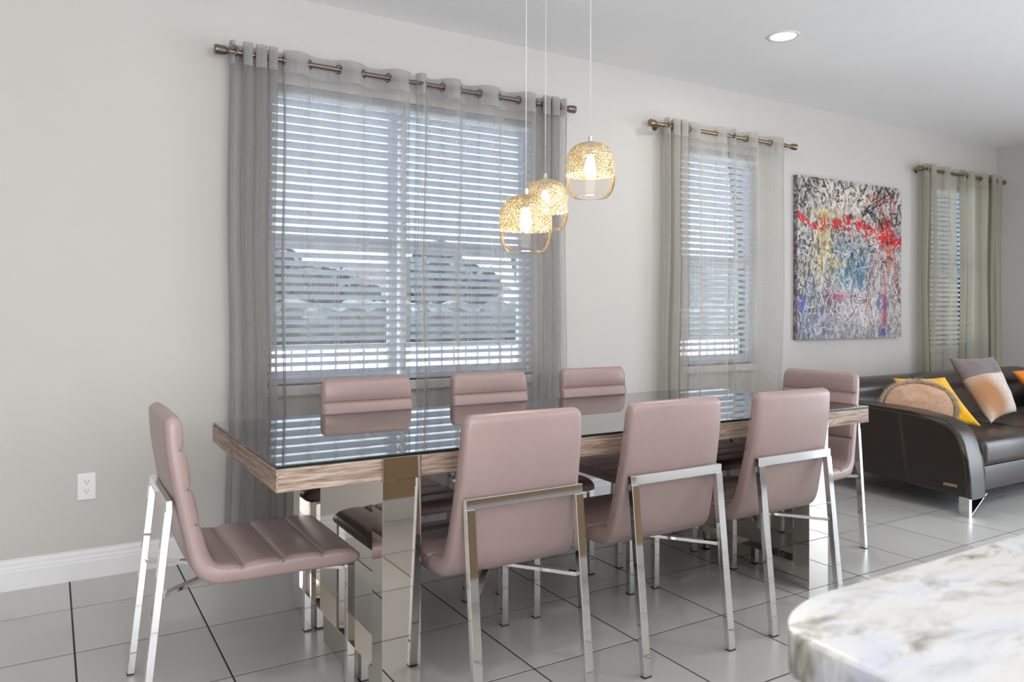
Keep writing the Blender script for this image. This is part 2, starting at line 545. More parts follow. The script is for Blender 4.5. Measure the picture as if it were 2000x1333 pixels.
def copy_tree(o, parent=None, kids=None):
    kids = kids if kids is not None else KID(o)
    c = o.copy(); COL.objects.link(c); c.parent = parent
    for ch in kids.get(o.name, []):
        copy_tree(ch, c, kids)
    return c


def KID(o):
    d = {}
    for c in bpy.data.objects:
        if c.parent: d.setdefault(c.parent.name, []).append(c)
    return d


# ------------------------------------------------------------------ room shell
XL, XR, YF, ZC = -2.6, 7.803, -7.0, 2.772
TX, TY, OX, OY = 0.435, 0.4572, 1.3835, -1.7396

floor = B('floor', MAT['grout'], None, (XL, XR, YF, 0.0, -0.12, -0.0011)); tag(floor, kind='structure')
bm = bmesh.new(); g = 0.0032
box(bm, g, TX - g, g, TY - g, -0.006, 0.0, bev=0.0006)
bmesh.ops.recalc_face_normals(bm, faces=bm.faces)
tile_me = bpy.data.meshes.new('tile'); bm.to_mesh(tile_me); bm.free(); tile_me.materials.append(MAT['tile'])
cuts = {}
far = bmesh.new()
i0 = int(math.floor((XL - OX) / TX)); i1 = int(math.ceil((XR - OX) / TX))
j0 = int(math.floor((YF - OY) / TY)); j1 = int(math.ceil((0 - OY) / TY))
for i in range(i0, i1):
    for j in range(j0, j1):
        x, y = OX + i * TX, OY + j * TY
        full = x >= XL and x + TX <= XR and y >= YF and y + TY <= 0.0
        near = x > -0.95 and y > -3.2
        if near and full:
            link('tile', tile_me, None, floor, (x, y, 0))
        elif near:
            xa, xb, ya, yb = max(x, XL), min(x + TX, XR), max(y, YF), min(y + TY, 0.0)
            key = (round(xb - xa, 4), round(yb - ya, 4))
            if key not in cuts:
                b2 = bmesh.new(); box(b2, g, xb - xa - g, g, yb - ya - g, -0.006, 0, bev=0.0012)
                bmesh.ops.recalc_face_normals(b2, faces=b2.faces)
                me = bpy.data.meshes.new('tile'); b2.to_mesh(me); b2.free(); me.materials.append(MAT['tile']); cuts[key] = me
            link('tile', cuts[key], None, floor, (xa, ya, 0))
        else:
            xa, xb, ya, yb = max(x, XL), min(x + TX, XR), max(y, YF), min(y + TY, 0.0)
            if xb - xa > 0.02 and yb - ya > 0.02:
                box(far, xa + g, xb - g, ya + g, yb - g, -0.006, 0)
tag(fin('tile_field', far, MAT['tile'], floor), kind='stuff')

tag(B('ceiling', MAT['ceiling'], None, (XL - .14, XR + .14, YF - .14, 0.14, ZC, ZC + .12)), kind='structure')

WT = 0.14
OPEN = [(0.925, 2.51, 0.81, 2.33), (3.69, 4.47, 0.81, 2.33), (6.68, 7.42, 0.81, 2.33)]


def wall_with_holes(name, holes, x0, x1, z0, z1, y0, y1):
    bm = bmesh.new(); xs = sorted({x0, x1} | {h[0] for h in holes} | {h[1] for h in holes})
    for a, b_ in zip(xs[:-1], xs[1:]):
        hs = [h for h in holes if h[0] <= a + 1e-6 and h[1] >= b_ - 1e-6]
        if hs:
            h = hs[0]
            if h[2] > z0 + 1e-6: box(bm, a, b_, y0, y1, z0, h[2])
            if h[3] < z1 - 1e-6: box(bm, a, b_, y0, y1, h[3], z1)
        else:
            box(bm, a, b_, y0, y1, z0, z1)
    bmesh.ops.remove_doubles(bm, verts=bm.verts, dist=1e-5)
    return tag(fin(name, bm, MAT['wall']), kind='structure')


wall_with_holes('wall_back', OPEN, XL, XR, -0.12, ZC, 0, WT)
tag(B('wall_right', MAT['wall'], None, (XR, XR + .14, YF, -5.8, -0.12, ZC), (XR, XR + .14, -2.8, WT, -0.12, ZC), (XR, XR + .14, -5.8, -2.8, 2.25, ZC), (XR, XR + .14, -5.8, -2.8, -.12, 0)), kind='structure')
tag(B('wall_left', MAT['wall'], None, (XL - .14, XL, YF, WT, -0.12, ZC)), kind='structure')
wall_with_holes('wall_front', [(-1.2, 2.4, 0.0, 2.25)], XL - .14, XR + .14, -0.12, ZC, YF - .14, YF)
for k, (xa, xb) in enumerate(((-1.2, 2.4),)):  # unseen patio door, added to let light in from behind the camera
    d = B('door_%d' % (k + 1), MAT['vinyl'], None, (xa, xa + .06, -7.1, -7.04, 0, 2.25), (xb - .06, xb, -7.1, -7.04, 0, 2.25),
          ((xa + xb) / 2 - .04, (xa + xb) / 2 + .04, -7.1, -7.04, 0, 2.25), (xa, xb, -7.1, -7.04, 2.19, 2.25), (xa, xb, -7.1, -7.04, 0, .06))
    tag(d, kind='structure')
    B('door_glass', MAT['glass'], d, (xa + .06, xb - .06, -7.075, -7.07, .06, 2.19))

d = B('door_2', MAT['vinyl'], None, (7.86, 7.92, -5.8, -5.74, 0, 2.25), (7.86, 7.92, -2.86, -2.8, 0, 2.25), (7.86, 7.92, -4.34, -4.26, 0, 2.25), (7.86, 7.92, -5.8, -2.8, 2.19, 2.25), (7.86, 7.92, -5.8, -2.8, 0, .06))
tag(d, kind='structure'); B('door_glass', MAT['glass'], d, (7.885, 7.89, -5.74, -2.86, .06, 2.19))
BP = [(0, 0), (-0.016, 0), (-0.016, 0.078), (-0.0135, 0.083), (-0.0135, 0.092), (-0.010, 0.100), (-0.010, 0.112), (-0.005, 0.122), (-0.005, 0.130), (0, 0.130)]
bm = bmesh.new(); prism(bm, BP, XL, XR); tag(fin('baseboard_back', bm, MAT['trim']), kind='structure')
bm = bmesh.new(); vs = prism(bm, BP, 0, 2.78)
bmesh.ops.rotate(bm, verts=bm.verts, cent=(0, 0, 0), matrix=Matrix.Rotation(-PI / 2, 3, 'Z'))
bmesh.ops.translate(bm, verts=bm.verts, vec=(XR, -0.016, 0)); tag(fin('baseboard_right', bm, MAT['trim']), kind='structure')

# ------------------------------------------------------------------ windows and blinds
MR = 1.557


def window(idx, x0, x1, z0, z1, units):
    w = empty('window_%d' % idx, ((x0 + x1) / 2, 0.1, z0)); tag(w, kind='structure')
    cx = (x0 + x1) / 2
    L = lambda a: a - cx
    for (a, b_) in units:          # each unit: outer frame, two sashes, two panes
        B('window_frame', MAT['vinyl'], w, (L(a), L(a) + .035, -.03, .04, 0, z1 - z0), (L(b_) - .035, L(b_), -.03, .04, 0, z1 - z0),
          (L(a) + .035, L(b_) - .035, -.03, .04, 0, .05), (L(a) + .035, L(b_) - .035, -.03, .04, z1 - z0 - .045, z1 - z0))
        B('sash_rail', MAT['vinyl'], w, (L(a) + .035, L(b_) - .035, -.022, .03, MR - z0 - .028, MR - z0 + .028), bev=.003)
        B('pane', MAT['glass'], w, (L(a) + .035, L(b_) - .035, -.004, 0.0, .05, MR - z0 - .028))
        B('pane', MAT['glass'], w, (L(a) + .035, L(b_) - .035, .012, .016, MR - z0 + .028, z1 - z0 - .045))
    B('window_sill', MAT['sill'], w, (L(x0) - .03, L(x1) + .03, -.135, -.1, -.05, 0), (L(x0), L(x1), -.1, -.03, -.012, 0), bev=.003)
    return w


window(1, 0.925, 2.51, 0.81, 2.33, [(0.928, 1.645), (1.665, 2.495)])
window(2, 3.69, 4.47, 0.81, 2.33, [(3.69, 4.47)])
window(3, 6.68, 7.42, 0.81, 2.33, [(6.68, 7.42)])

PITCH = 0.0431


def blind(x0, x1, label):
    w = x1 - x0
    b_ = empty('window_blind', ((x0 + x1) / 2, 0.036, 0.812)); tag(b_, label, 'blind', 'white slatted blinds in the windows')
    B('head_valance', MAT['slat'], b_, (-w / 2, w / 2, -.030, -.020, 1.455, 1.515), (-w / 2, w / 2, -.02, .028, 1.475, 1.515), bev=.002)
    B('bottom_rail', MAT['slat'], b_, (-w / 2, w / 2, -.024, .024, .006, .028), bev=.004)
    bm = bmesh.new(); a = math.radians(26.5); hw = .025; pts = []
    for t, cz in ((-1, 0), (-.5, .0022), (0, .003), (.5, .0022), (1, 0)):   # inner edge high, outer edge low
        pts.append((t * hw * math.cos(a) + cz * math.sin(a), -t * hw * math.sin(a) + cz * math.cos(a)))
    top = [(y, z + .0012) for y, z in pts]; bot = [(y, z - .0012) for y, z in pts]
    prism(bm, top + bot[::-1], -w / 2, w / 2)
    bmesh.ops.recalc_face_normals(bm, faces=bm.faces)
    me = bpy.data.meshes.new('slat'); bm.to_mesh(me); bm.free(); me.materials.append(MAT['slat'])
    z = 2.272 - .812 - PITCH / 2
    while z > .04:
        link('slat', me, None, b_, (0, 0, z)); z -= PITCH
    bm = bmesh.new()
    for fx in ((-.38, .0, .38) if w > .6 else (-.3, .3)):
        for yy in (-.0235, .0235):
            box(bm, fx * w - .0012, fx * w + .0012, yy - .0008, yy + .0008, .02, 1.48)
    fin('ladder_cord', bm, MAT['cord'], b_)
    return b_


blind(0.932, 1.655, 'white slatted blind in the left half of the large twin window')
blind(1.665, 2.50, 'white slatted blind in the right half of the large twin window, behind the pendant lamps')
blind(3.70, 4.46, 'white slatted blind in the narrow middle window left of the abstract canvas')
blind(6.69, 7.41, 'white slatted blind in the far window right of the abstract canvas')

# ------------------------------------------------------------------ curtains
RZ = 2.417; RY = -0.095


def curtain(keys, first, mh, mf, mg, label, amp_max=0.042, seed=0, zbot=0.02, spread=None, cloth=0.155):
    """keys: x where the cloth crosses the rod; first: -1 if the first fold lies in front of the rod"""
    rs = random.Random(seed)
    cx = (keys[0] + keys[-1]) / 2
    root = empty('curtain', (cx, RY, zbot)); tag(root, label, 'curtain', 'voile curtains on the three rods')
    path = []; sgn = first; cross = []
    for a, b_ in zip(keys[:-1], keys[1:]):
        L = b_ - a
        am = min(amp_max, 0.5 * math.sqrt(max(cloth ** 2 - L ** 2, 0.0009)) * 0.8)
        am *= rs.uniform(.72, 1.0) if L < .07 else 1
        n = max(8, int((L + 2 * am) / 0.005))
        for k in range(n):
            t = k / n
            s_ = math.sin(PI * t)
            s_ = math.copysign(abs(s_) ** 0.75, s_)
            bk = .62 * L * max(0, min(1, (.075 - L) / .03)) if 0 < len(cross) < len(keys) - 2 else 0
            path.append((a + L * t - bk * math.sin(2 * PI * t), sgn * am * s_, a, L, sgn * am, t))
        cross.append(b_); sgn = -sgn
    path.append((keys[-1], 0, keys[-1], 0.02, 0, 0))
    cross = [keys[0] + 0.012] + cross[:-1] + [keys[-1] - 0.004]
    # arc length for uv
    arc = [0]
    for p, q in zip(path[:-1], path[1:]): arc.append(arc[-1] + math.hypot(q[0] - p[0], q[1] - p[1]))
    ph = [rs.uniform(0, 6.28) for _ in range(6)]

    def pt(i, z):
        x, y = path[i][0], path[i][1]
        d = (RZ - 0.07 - z) / 2.35
        if d > 0:
            e = min(1, d * 2.5)
            x += e * 0.010 * (math.sin(3.1 * z + ph[0] + x * 6) + 0.6 * math.sin(7 * x + ph[1]))
            y = y * (1 - 0.22 * e + 0.18 * e * math.sin(5 * x + ph[2])) + 0.006 * e * math.sin(2.3 * z + ph[3] + 23 * x)
            if spread: x += spread * e * (x - cx)
        return (x - cx, max(-0.075, min(0.062, y)), z - zbot)

    def sheet(name, zs, m, holes):
        n = len(path); nv = len(zs); verts = []; faces = []; uvs = []
        for z in zs:
            for i in range(n): verts.append(pt(i, z))
        crossp = []
        if holes:
            for c in cross:
                crossp.append(min(range(n), key=lambda i: abs(path[i][0] - c)))
        for r in range(nv - 1):
            for i in range(n - 1):
                if holes:
                    zc = (zs[r] + zs[r + 1]) / 2 - RZ; am_ = (arc[i] + arc[i + 1]) / 2
                    if any((am_ - arc[c]) ** 2 + zc ** 2 < 0.0195 ** 2 for c in crossp): continue
                faces.append((r * n + i, r * n + i + 1, (r + 1) * n + i + 1, (r + 1) * n + i))
                uvs += [(arc[i], zs[r]), (arc[i + 1], zs[r]), (arc[i + 1], zs[r + 1]), (arc[i], zs[r + 1])]
        me = bpy.data.meshes.new(name); me.from_pydata(verts, [], faces)
        ul = me.uv_layers.new(name='UVMap')
        ul.data.foreach_set('uv', [c for u in uvs for c in u])
        link(name, me, m, root, smooth=True)
        return crossp

    zt, zh = RZ + 0.048, RZ - 0.062
    hz = [zt - (zt - zh) * k / 22 for k in range(23)]
    cp = sheet('header', hz, mh, True)
    fz = [zh - (zh - zbot) * (k / 26) for k in range(27)]
    sheet('drape', fz, mf, False)
    for c in cp:
        i = max(1, min(len(path) - 2, c))
        tx, ty = path[i + 1][0] - path[i - 1][0], path[i + 1][1] - path[i - 1][1]
        if c < 8 or c > len(path) - 5: continue
        bm = bmesh.new(); p = pt(c, RZ); torus(bm, (p[0], p[1], RZ - zbot), (-ty, tx, 0), 0.0215, 0.0032)
        fin('grommet', bm, mg, root, True)
    return root


def rod(x0, x1, m, label):
    r = empty('curtain_rod', ((x0 + x1) / 2, RY, RZ)); tag(r, label, 'curtain rod', 'curtain rods above the windows')
    h = (x1 - x0) / 2
    bm = bmesh.new(); tube(bm, [(-h + .05, 0, 0), (h - .05, 0, 0)], 0.0125, 20); fin('pole', bm, m, r, angle=40)
    for s in (-1, 1):
        bm = bmesh.new()
        tube(bm, [(s * (h - .062), 0, 0), (s * (h - .06), 0, 0), (s * (h - .052), 0, 0), (s * (h - .045), 0, 0), (s * (h - .004), 0, 0), (s * h, 0, 0)],
             [.0125, .016, .017, .022, .0235, .020], 24)
        fin('finial', bm, m, r, angle=40)
        bm = bmesh.new(); bx = s * (h - .125)
        tube(bm, [(bx, .095, 0), (bx, .01, 0)], .006, 10); tube(bm, [(bx, .095, 0), (bx, .088, 0)], .02, 16); torus(bm, (bx, 0, 0), (1, 0, 0), .0135, .003)
        fin('bracket', bm, m, r, angle=40)
    return r


rod(0.655, 2.735, MAT['nickel'], 'brushed bronze curtain rod above the large twin window')
rod(3.33, 4.765, MAT['abrass'], 'antique brass curtain rod above the narrow middle window')
rod(6.335, 7.745, MAT['abrass'], 'antique brass curtain rod above the far window beside the room corner')

curtain([.722, .748, .790, .815, .850, .880, .908, .932, .975, 1.107, 1.252, 1.388, 1.521, 1.648], -1, MAT['sheer_gh'], MAT['sheer_g'], MAT['nickel'],
        'grey voile curtain on the left of the large window, bunched at its left end', seed=1)
curtain([1.680, 1.74, 1.84, 1.955, 2.07, 2.205, 2.33, 2.45, 2.50, 2.53, 2.56, 2.59, 2.62, 2.665], -1, MAT['sheer_gh'], MAT['sheer_g'], MAT['nickel'],
        'grey voile curtain on the right of the large window, behind the pendant lamps', seed=2)
curtain([3.46, 3.50, 3.53, 3.565, 3.60, 3.635, 3.68, 3.785, 3.925, 4.045], -1, MAT['sheer_bh'], MAT['sheer_b'], MAT['abrass'],
        'taupe voile curtain on the left half of the narrow middle window', seed=3, cloth=.135)
curtain([4.066, 4.115, 4.23, 4.346, 4.48, 4.63], -1, MAT['sheer_bh'], MAT['sheer_b'], MAT['abrass'],
        'taupe voile curtain on the right half of the narrow middle window, nearest the canvas', seed=4, cloth=.165)
curtain([6.42, 6.46, 6.50, 6.56, 6.70, 6.80, 6.94], -1, MAT['sheer_ch'], MAT['sheer_c'], MAT['abrass'],
        'sand voile curtain on the left half of the far window beside the canvas', seed=5)
curtain([6.985, 7.03, 7.09, 7.22, 7.32, 7.45, 7.50, 7.54, 7.59, 7.66], -1, MAT['sheer_ch'], MAT['sheer_c'], MAT['abrass'],
        'sand voile curtain on the right half of the far window, nearest the room corner', seed=6)

# ------------------------------------------------------------------ dining table
T0X, T1X, T0Y, T1Y = 0.540, 3.200, -1.735, -0.768
tx, ty = (T0X + T1X) / 2, (T0Y + T1Y) / 2
table = empty('dining_table', (tx, ty, 0))
tag(table, 'long limed oak dining table with glass top and two mirrored pedestals', 'table')
hx, hy = (T1X - T0X) / 2, (T1Y - T0Y) / 2
B('tabletop', MAT['wood'], table, (-hx + .002, hx - .002, -hy, hy, .685, .750), bev=.0015)
for s in (-1, 1):
    B('end_trim', MAT['wood_y'], table, (s * hx - .003, s * hx + .003, -hy + .001, hy - .001, .6855, .7495))
gl = B('glass_top', MAT['tglass'], table, (-hx, hx, -hy, hy, .7535, .760))
B('glass_edge', MAT['tedge'], gl, (-hx - .0008, hx + .0008, -hy - .0008, -hy, .7535, .7595), (-hx - .0008, -hx, -hy, hy, .7535, .7595), (hx, hx + .0008, -hy, hy, .7535, .7595))
PW = .125
for xc in (.9085, 2.8425):
    px = xc - tx; a, b_ = px - PW / 2, px + PW / 2; y0, y1 = -1.7415 - ty, -.779 - ty
    ped = empty('pedestal', (px, 0, 0)); ped.parent = table
    q = PW / 2
    B('recessed_panel', MAT['mirror'], ped, (-q + .042, q - .042, y0 + .02, y1 - .02, .02, .685))
    for (ya, yb, zt) in ((y0, y0 + .085, .684), (y1 - .085, y1, .684)):
        B('upright', MAT['mirror'], ped, (-q, q, ya, yb, 0.0, zt), bev=.0008)
    B('front_plate', MAT['mirror'], ped, (-q, q, y0 - .002, y0 + .0055, .684, .7525), bev=.0008)
    B('bottom_rail', MAT['mirror'], ped, (-q, q, y0 + .085, y1 - .085, 0, .10), bev=.0008)

# ------------------------------------------------------------------ dining chairs
CS = [(.876, .060, .008), (.874, .061, .022), (.866, .063, .036), (.85, .066, .044), (.78, .0725, .047), (.66, .093, .050), (.56, .114, .050), (.50, .128, .051)]


def chair_path():
    """list of (x, z, thickness, width, groove) from the top of the back down and out along the seat"""
    base = [(.0590, .884, .012, .372), (.0600, .881, .026, .392), (.0615, .874, .036, .405), (.0630, .864, .041, .414), (.0655, .850, .045, .419), (.0725, .78, .048, .423),
            (.093, .66, .050, .430), (.114, .56, .051, .438), (.129, .492, .052, .446), (.138, .462, .054, .451), (.150, .437, .056, .457), (.168, .419, .056, .463), (.190, .411, .054, .468),
            (.215, .4085, .052, .472), (.30, .4085, .053, .480), (.45, .408, .053, .488), (.55, .405, .050, .490), (.585, .402, .047, .488), (.606, .400, .036, .482), (.615, .398, .022, .474), (.618, .397, .010, .468)]
    P = []; s = 0; ss = [0]
    for a, b_ in zip(base[:-1], base[1:]):
        s += math.hypot(b_[0] - a[0], b_[1] - a[1]); ss.append(s)
    def at(sv):
        for i in range(len(ss) - 1):
            if sv <= ss[i + 1] + 1e-9:
                t = (sv - ss[i]) / (ss[i + 1] - ss[i]); i0, i3 = max(i - 1, 0), min(i + 2, len(ss) - 1)
                o = []
                for k in range(4):
                    p0, p1, p2, p3 = base[i0][k], base[i][k], base[i + 1][k], base[i3][k]
                    h = ss[i + 1] - ss[i]
                    m1 = (p2 - p0) / max(ss[i + 1] - ss[i0], 1e-6) * h; m2 = (p3 - p1) / max(ss[i3] - ss[i], 1e-6) * h
                    o.append((2 * t ** 3 - 3 * t ** 2 + 1) * p1 + (t ** 3 - 2 * t ** 2 + t) * m1 + (-2 * t ** 3 + 3 * t ** 2) * p2 + (t ** 3 - t ** 2) * m2)
                return o
        return list(base[-1])
    return ss, at, s


SS, AT, STOT = chair_path()
# arc positions of the seams: back at z .778 .661 .562, seat at x .27 .385 .50
def s_of(f):
    lo = 0; best = None
    for k in range(2000):
        s = STOT * k / 2000; v = abs(f(AT(s)))
        if best is None or v < best[0]: best = (v, s)
    return best[1]


SEAMS = [s_of(lambda p, z=z: (p[1] - z) + (10 if p[0] > .15 else 0)) for z in (.782, .665, .562)] + [s_of(lambda p, x=x: (p[0] - x) + (10 if p[1] > .45 else 0)) for x in (.255, .375, .495)]
SSPLIT = s_of(lambda p: (p[0] - .150) + (10 if p[1] > .46 else 0))


def shell(name, s0, s1, m, parent, open_end=0):
    st = set()
    n = int((s1 - s0) / .012)
    for k in range(n + 1): st.add(round(s0 + (s1 - s0) * k / n, 5))
    for e in SS:
        if s0 < e < s1: st.add(round(e, 5))
    for q in SEAMS:
        for d in (-.012, -.006, -.003, 0, .003, .006, .012):
            if s0 < q + d < s1: st.add(round(q + d, 5))
    st = sorted(st); bm = bmesh.new(); rings = []
    K = 14
    for s in st:
        x, z, t, w = AT(s)
        a = AT(max(s - .002, 0)); b_ = AT(min(s + .002, STOT))
        d = Vector((b_[0] - a[0], 0, b_[1] - a[1])).normalized(); nr = Vector((-d.z, 0, d.x))   # outward/front-up normal
        gsum = 0
        for q in SEAMS:
            u = abs(s - q)
            if u < .03: gsum = max(gsum, math.exp(-(u / .0038) ** 2) * .008)
        near = min(abs(s - q) for q in SEAMS)
        puff = .0075 * (1 - math.exp(-(near / .022) ** 2))
        ring = []; h = t / 2; hw = w / 2; rc = min(.018, h * .8)
        prof = []
        # top (front) side from +y to -y, then back side
        for k in range(K + 1):
            v = 1 - 2 * k / K
            prof.append((v * (hw - rc), h + (puff * (1 - .35 * v ** 8) - gsum) * (1 if t > .036 else .3), 1))
        for k in range(1, 4):
            an = PI / 2 * k / 4; prof.append((-(hw - rc) - rc * math.sin(an), h - rc + rc * math.cos(an) + (puff * .65 - gsum) * math.cos(an) * (t > .036), 0))
        prof.append((-hw, h - rc - .0005, 0)); prof.append((-hw, -h + rc, 0))
        for k in range(1, 4):
            an = PI / 2 * k / 4; prof.append((-(hw - rc) - rc * math.cos(an), -h + rc - rc * math.sin(an), 0))
        for k in range(K // 2 + 1):
            v = -1 + 2 * k / (K // 2); prof.append((v * (hw - rc), -h - .003 * (1 - v * v), 0))
        for k in range(1, 4):
            an = PI / 2 * k / 4; prof.append(((hw - rc) + rc * math.sin(an), -h + rc - rc * math.cos(an), 0))
        prof.append((hw, -h + rc, 0)); prof.append((hw, h - rc - .0005, 0))
        for k in range(1, 4):
            an = PI / 2 * k / 4; prof.append(((hw - rc) + rc * math.cos(an), h - rc + rc * math.sin(an) + (puff * .65 - gsum) * math.sin(an) * (t > .036), 0))
        for (yy, nn, _) in prof:
            p = Vector((x, yy, z)) + nr * nn; ring.append(bm.verts.new(p))
        rings.append(ring)
    for a, b_ in zip(rings[:-1], rings[1:]):
        n = len(a)
        for k in range(n):
            bm.faces.new((a[k], a[(k + 1) % n], b_[(k + 1) % n], b_[k]))
    if s0 == 0: bm.faces.new(rings[0])
    else: bm.faces.new(rings[-1][::-1])
    o = fin(name, bm, m, parent, True)
    return o, rings


def piping(parent, s0, s1, name, m):
    """raised seam round the edge of the padded front face, one mesh for each side"""
    for sg in (-1, 1):
        bm = bmesh.new(); pts = []
        n = int((s1 - s0) / .012)
        for k in range(n + 1):
            s = s0 + (s1 - s0) * k / n
            x, z, t, w = AT(s); a = AT(max(s - .002, 0)); b_ = AT(min(s + .002, STOT))
            d = Vector((b_[0] - a[0], 0, b_[1] - a[1])).normalized(); nr = Vector((-d.z, 0, d.x))
            if d.z < -.5 and nr.x < 0: nr = -nr
            if d.x > .5 and nr.z < 0: nr = -nr
            pts.append(Vector((x, sg * (w / 2 - .0035), z)) + nr * (t / 2 - .0055))
        tube(bm, pts, .0018, 5); fin(name, bm, m, parent, True)


def make_chair():
    t = empty('dining_chair')
    shell('backrest', 0, SSPLIT, MAT['mauve'], t)
    shell('seat', SSPLIT, STOT, MAT['mauve'], t)
    piping(t, .03, SSPLIT - .002, 'back_piping', MAT['mauve'])
    piping(t, SSPLIT + .02, STOT - .02, 'seat_piping', MAT['mauve'])
    ch = MAT['chrome']
    for s in (-1, 1):
        bm = bmesh.new(); bar(bm, (-.008, s * .194, 0.004), (.0555, s * .194, .612), .030, .022, up=(1, 0, 0), bev=.0015); fin('leg', bm, ch, t)
        bm = bmesh.new(); bar(bm, (-.0085, s * .194, 0), (-.0081, s * .194, .004), .030, .022, up=(1, 0, 0)); fin('foot_cap', bm, MAT['rubber'], t)
        bm = bmesh.new(); bar(bm, (.585, s * .237, 0.004), (.585, s * .237, .384), .026, .026, up=(1, 0, 0), bev=.0015); fin('leg', bm, ch, t)
        bm = bmesh.new(); bar(bm, (.585, s * .237, 0), (.585, s * .237, .004), .027, .027, up=(1, 0, 0)); fin('foot_cap', bm, MAT['rubber'], t)
        bm = bmesh.new(); bar(bm, (.040, s * .182, .366), (.572, -s * .225, .372 + .0005 * s), .022, .012, bev=.001); fin('brace', bm, ch, t)
    bm = bmesh.new(); bar(bm, (.057, -.209, .627), (.057, .209, .627), .018, .032, bev=.0015); fin('crossbar', bm, ch, t)
    return t


chair0 = make_chair(); KIDS = KID(chair0); used = [False]


def place_chair(x, y, rz, label):
    c = chair0 if not used[0] else copy_tree(chair0, None, KIDS)
    used[0] = True
    c.location = (x, y, 0); c.rotation_euler = (0, 0, rz)
    tag(c, label, 'chair', 'mauve dining chairs around the table')


place_chair(.238, -1.285, 0, 'mauve padded dining chair at the near left end of the table, seen from its side')
place_chair(1.240, -1.968, PI / 2, 'mauve dining chair with its back turned, nearest the left pedestal')
place_chair(1.858, -1.968, PI / 2, 'mauve dining chair with its back turned, middle of the three near ones')
place_chair(2.470, -1.968, PI / 2, 'mauve dining chair with its back turned, nearest the marble counter')
place_chair(1.228, -.515, -PI / 2, 'mauve dining chair on the window side, leftmost behind the table')
place_chair(1.862, -.515, -PI / 2, 'mauve dining chair on the window side, middle one behind the table')
place_chair(2.500, -.515, -PI / 2, 'mauve dining chair on the window side, rightmost behind the table by the bare wall')
place_chair(3.492, -1.308, PI + .06, 'mauve dining chair at the far right end of the table beside the sofa')

# ------------------------------------------------------------------ pendant lamps


def pendant(x, y, zt, zb, gm, split, label):
    p = empty('pendant_lamp', (x, y, ZC)); tag(p, label, 'pendant lamp', 'gold and glass pendant lamps over the table')
    H = zt - zb; R = .103
    def rad(t):    # t 0 bottom .. 1 top
        u = (t - .47) / .53
        e = 3.2 if u > 0 else 2.9
        return R * (max(0, 1 - abs(u) ** e)) ** (1 / 2.3)
    z = lambda t: zb - ZC + H * t
    def prof(t0, t1, n, off=0):
        return [(max(rad(t0 + (t1 - t0) * k / n) - off, .001), z(t0 + (t1 - t0) * k / n)) for k in range(n + 1)]
    bm = bmesh.new()
    pr = prof(split, .985, 26); inner = prof(split, .985, 26, .0022)[::-1]
    lathe(bm, pr + [(.018, z(.985))], 64); fin('gold_shade', bm, gm, p, True)
    bm = bmesh.new(); pr = prof(.035, split, 22)
    lathe(bm, [(rad(.035) - .004, z(.035) + .002), (rad(.035) - .002, z(.035) - .001)] + pr, 64); fin('glass_shade', bm, MAT['pglass'], p, True)
    bm = bmesh.new(); lathe(bm, [(0, z(1.0) + .004), (.010, z(1.0) + .004), (.030, z(.985) + .001), (.030, z(.985) - .002), (0, z(.985) - .002)], 32)
    lathe(bm, [(0, z(1.0) + .024), (.008, z(1.0) + .024), (.009, z(1.0) + .004), (0, z(1.0) + .004)], 20)
    fin('cap', bm, MAT['chrome'], p, angle=40)
    bm = bmesh.new(); tube(bm, [(0, 0, z(1) + .02), (0, 0, -.02)], .0016, 8); fin('cord', bm, MAT['cord'], p, True)
    bm = bmesh.new(); lathe(bm, [(0, 0), (.05, 0), (.05, -.022), (.046, -.026), (0, -.026)], 32); fin('canopy', bm, MAT['chrome'], p, angle=40)
    bm = bmesh.new(); lathe(bm, [(0, z(.98)), (.015, z(.98)), (.015, z(.78)), (0, z(.78))], 20); fin('socket', bm, MAT['plastic_w'], p, angle=40)
    bm = bmesh.new(); lathe(bm, [(0, z(.78)), (.012, z(.77)), (.020, z(.65)), (.024, z(.55)), (.020, z(.44)), (.010, z(.38)), (0, z(.37))], 20); fin('bulb', bm, MAT['bulb'], p, True)
    l = bpy.data.lights.new('pendant_glow', 'POINT'); l.energy = 1.0; l.color = (1, .82, .6); l.shadow_soft_size = .035
    lo = bpy.data.objects.new('pendant_glow', l); COL.objects.link(lo); lo.parent = p; lo.location = (0, 0, z(.30))


pendant(1.592, -1.35, 1.645, 1.412, MAT['gold_worn'], .40, 'gold and glass pendant lamp hanging lowest, nearest, with worn gold leaf')
pendant(1.883, -1.05, 1.777, 1.545, MAT['gold'], .36, 'gold and glass pendant lamp in the middle height, partly behind the lowest one')
pendant(1.921, -1.33, 1.893, 1.655, MAT['gold'], .42, 'gold and glass pendant lamp hanging highest, on the right of the cluster')


def downlight(x, y, label, power):
    d = empty('recessed_downlight', (x, y, ZC)); tag(d, label, 'ceiling light')
    bm = bmesh.new(); lathe(bm, [(.070, -.001), (.074, -.004), (.090, -.004), (.092, 0)], 48); fin('trim_ring', bm, MAT['trim'], d, True)
    bm = bmesh.new(); lathe(bm, [(0, -.0015), (.071, -.0015)], 48); fin('lens', bm, MAT['can'], d)
    l = bpy.data.lights.new('downlight_beam', 'AREA'); l.shape = 'DISK'; l.size = .14; l.energy = power; l.color = (1, .95, .88)
    lo = bpy.data.objects.new('downlight_beam', l); COL.objects.link(lo); lo.parent = d; lo.location = (0, 0, -.006)
    return d


downlight(3.599, -.934, 'round white recessed ceiling light above the far end of the table', 6)
for x, y, lb in ((3.6, -3.4, 'added unseen fill downlight above the kitchen island'), (6.2, -3.2, 'added unseen fill downlight above the sofa front'),
                 (.4, -2.9, 'added unseen fill downlight above the camera side aisle')):
    downlight(x, y, lb, 9)  # extra downlights out of view, added to brighten the room

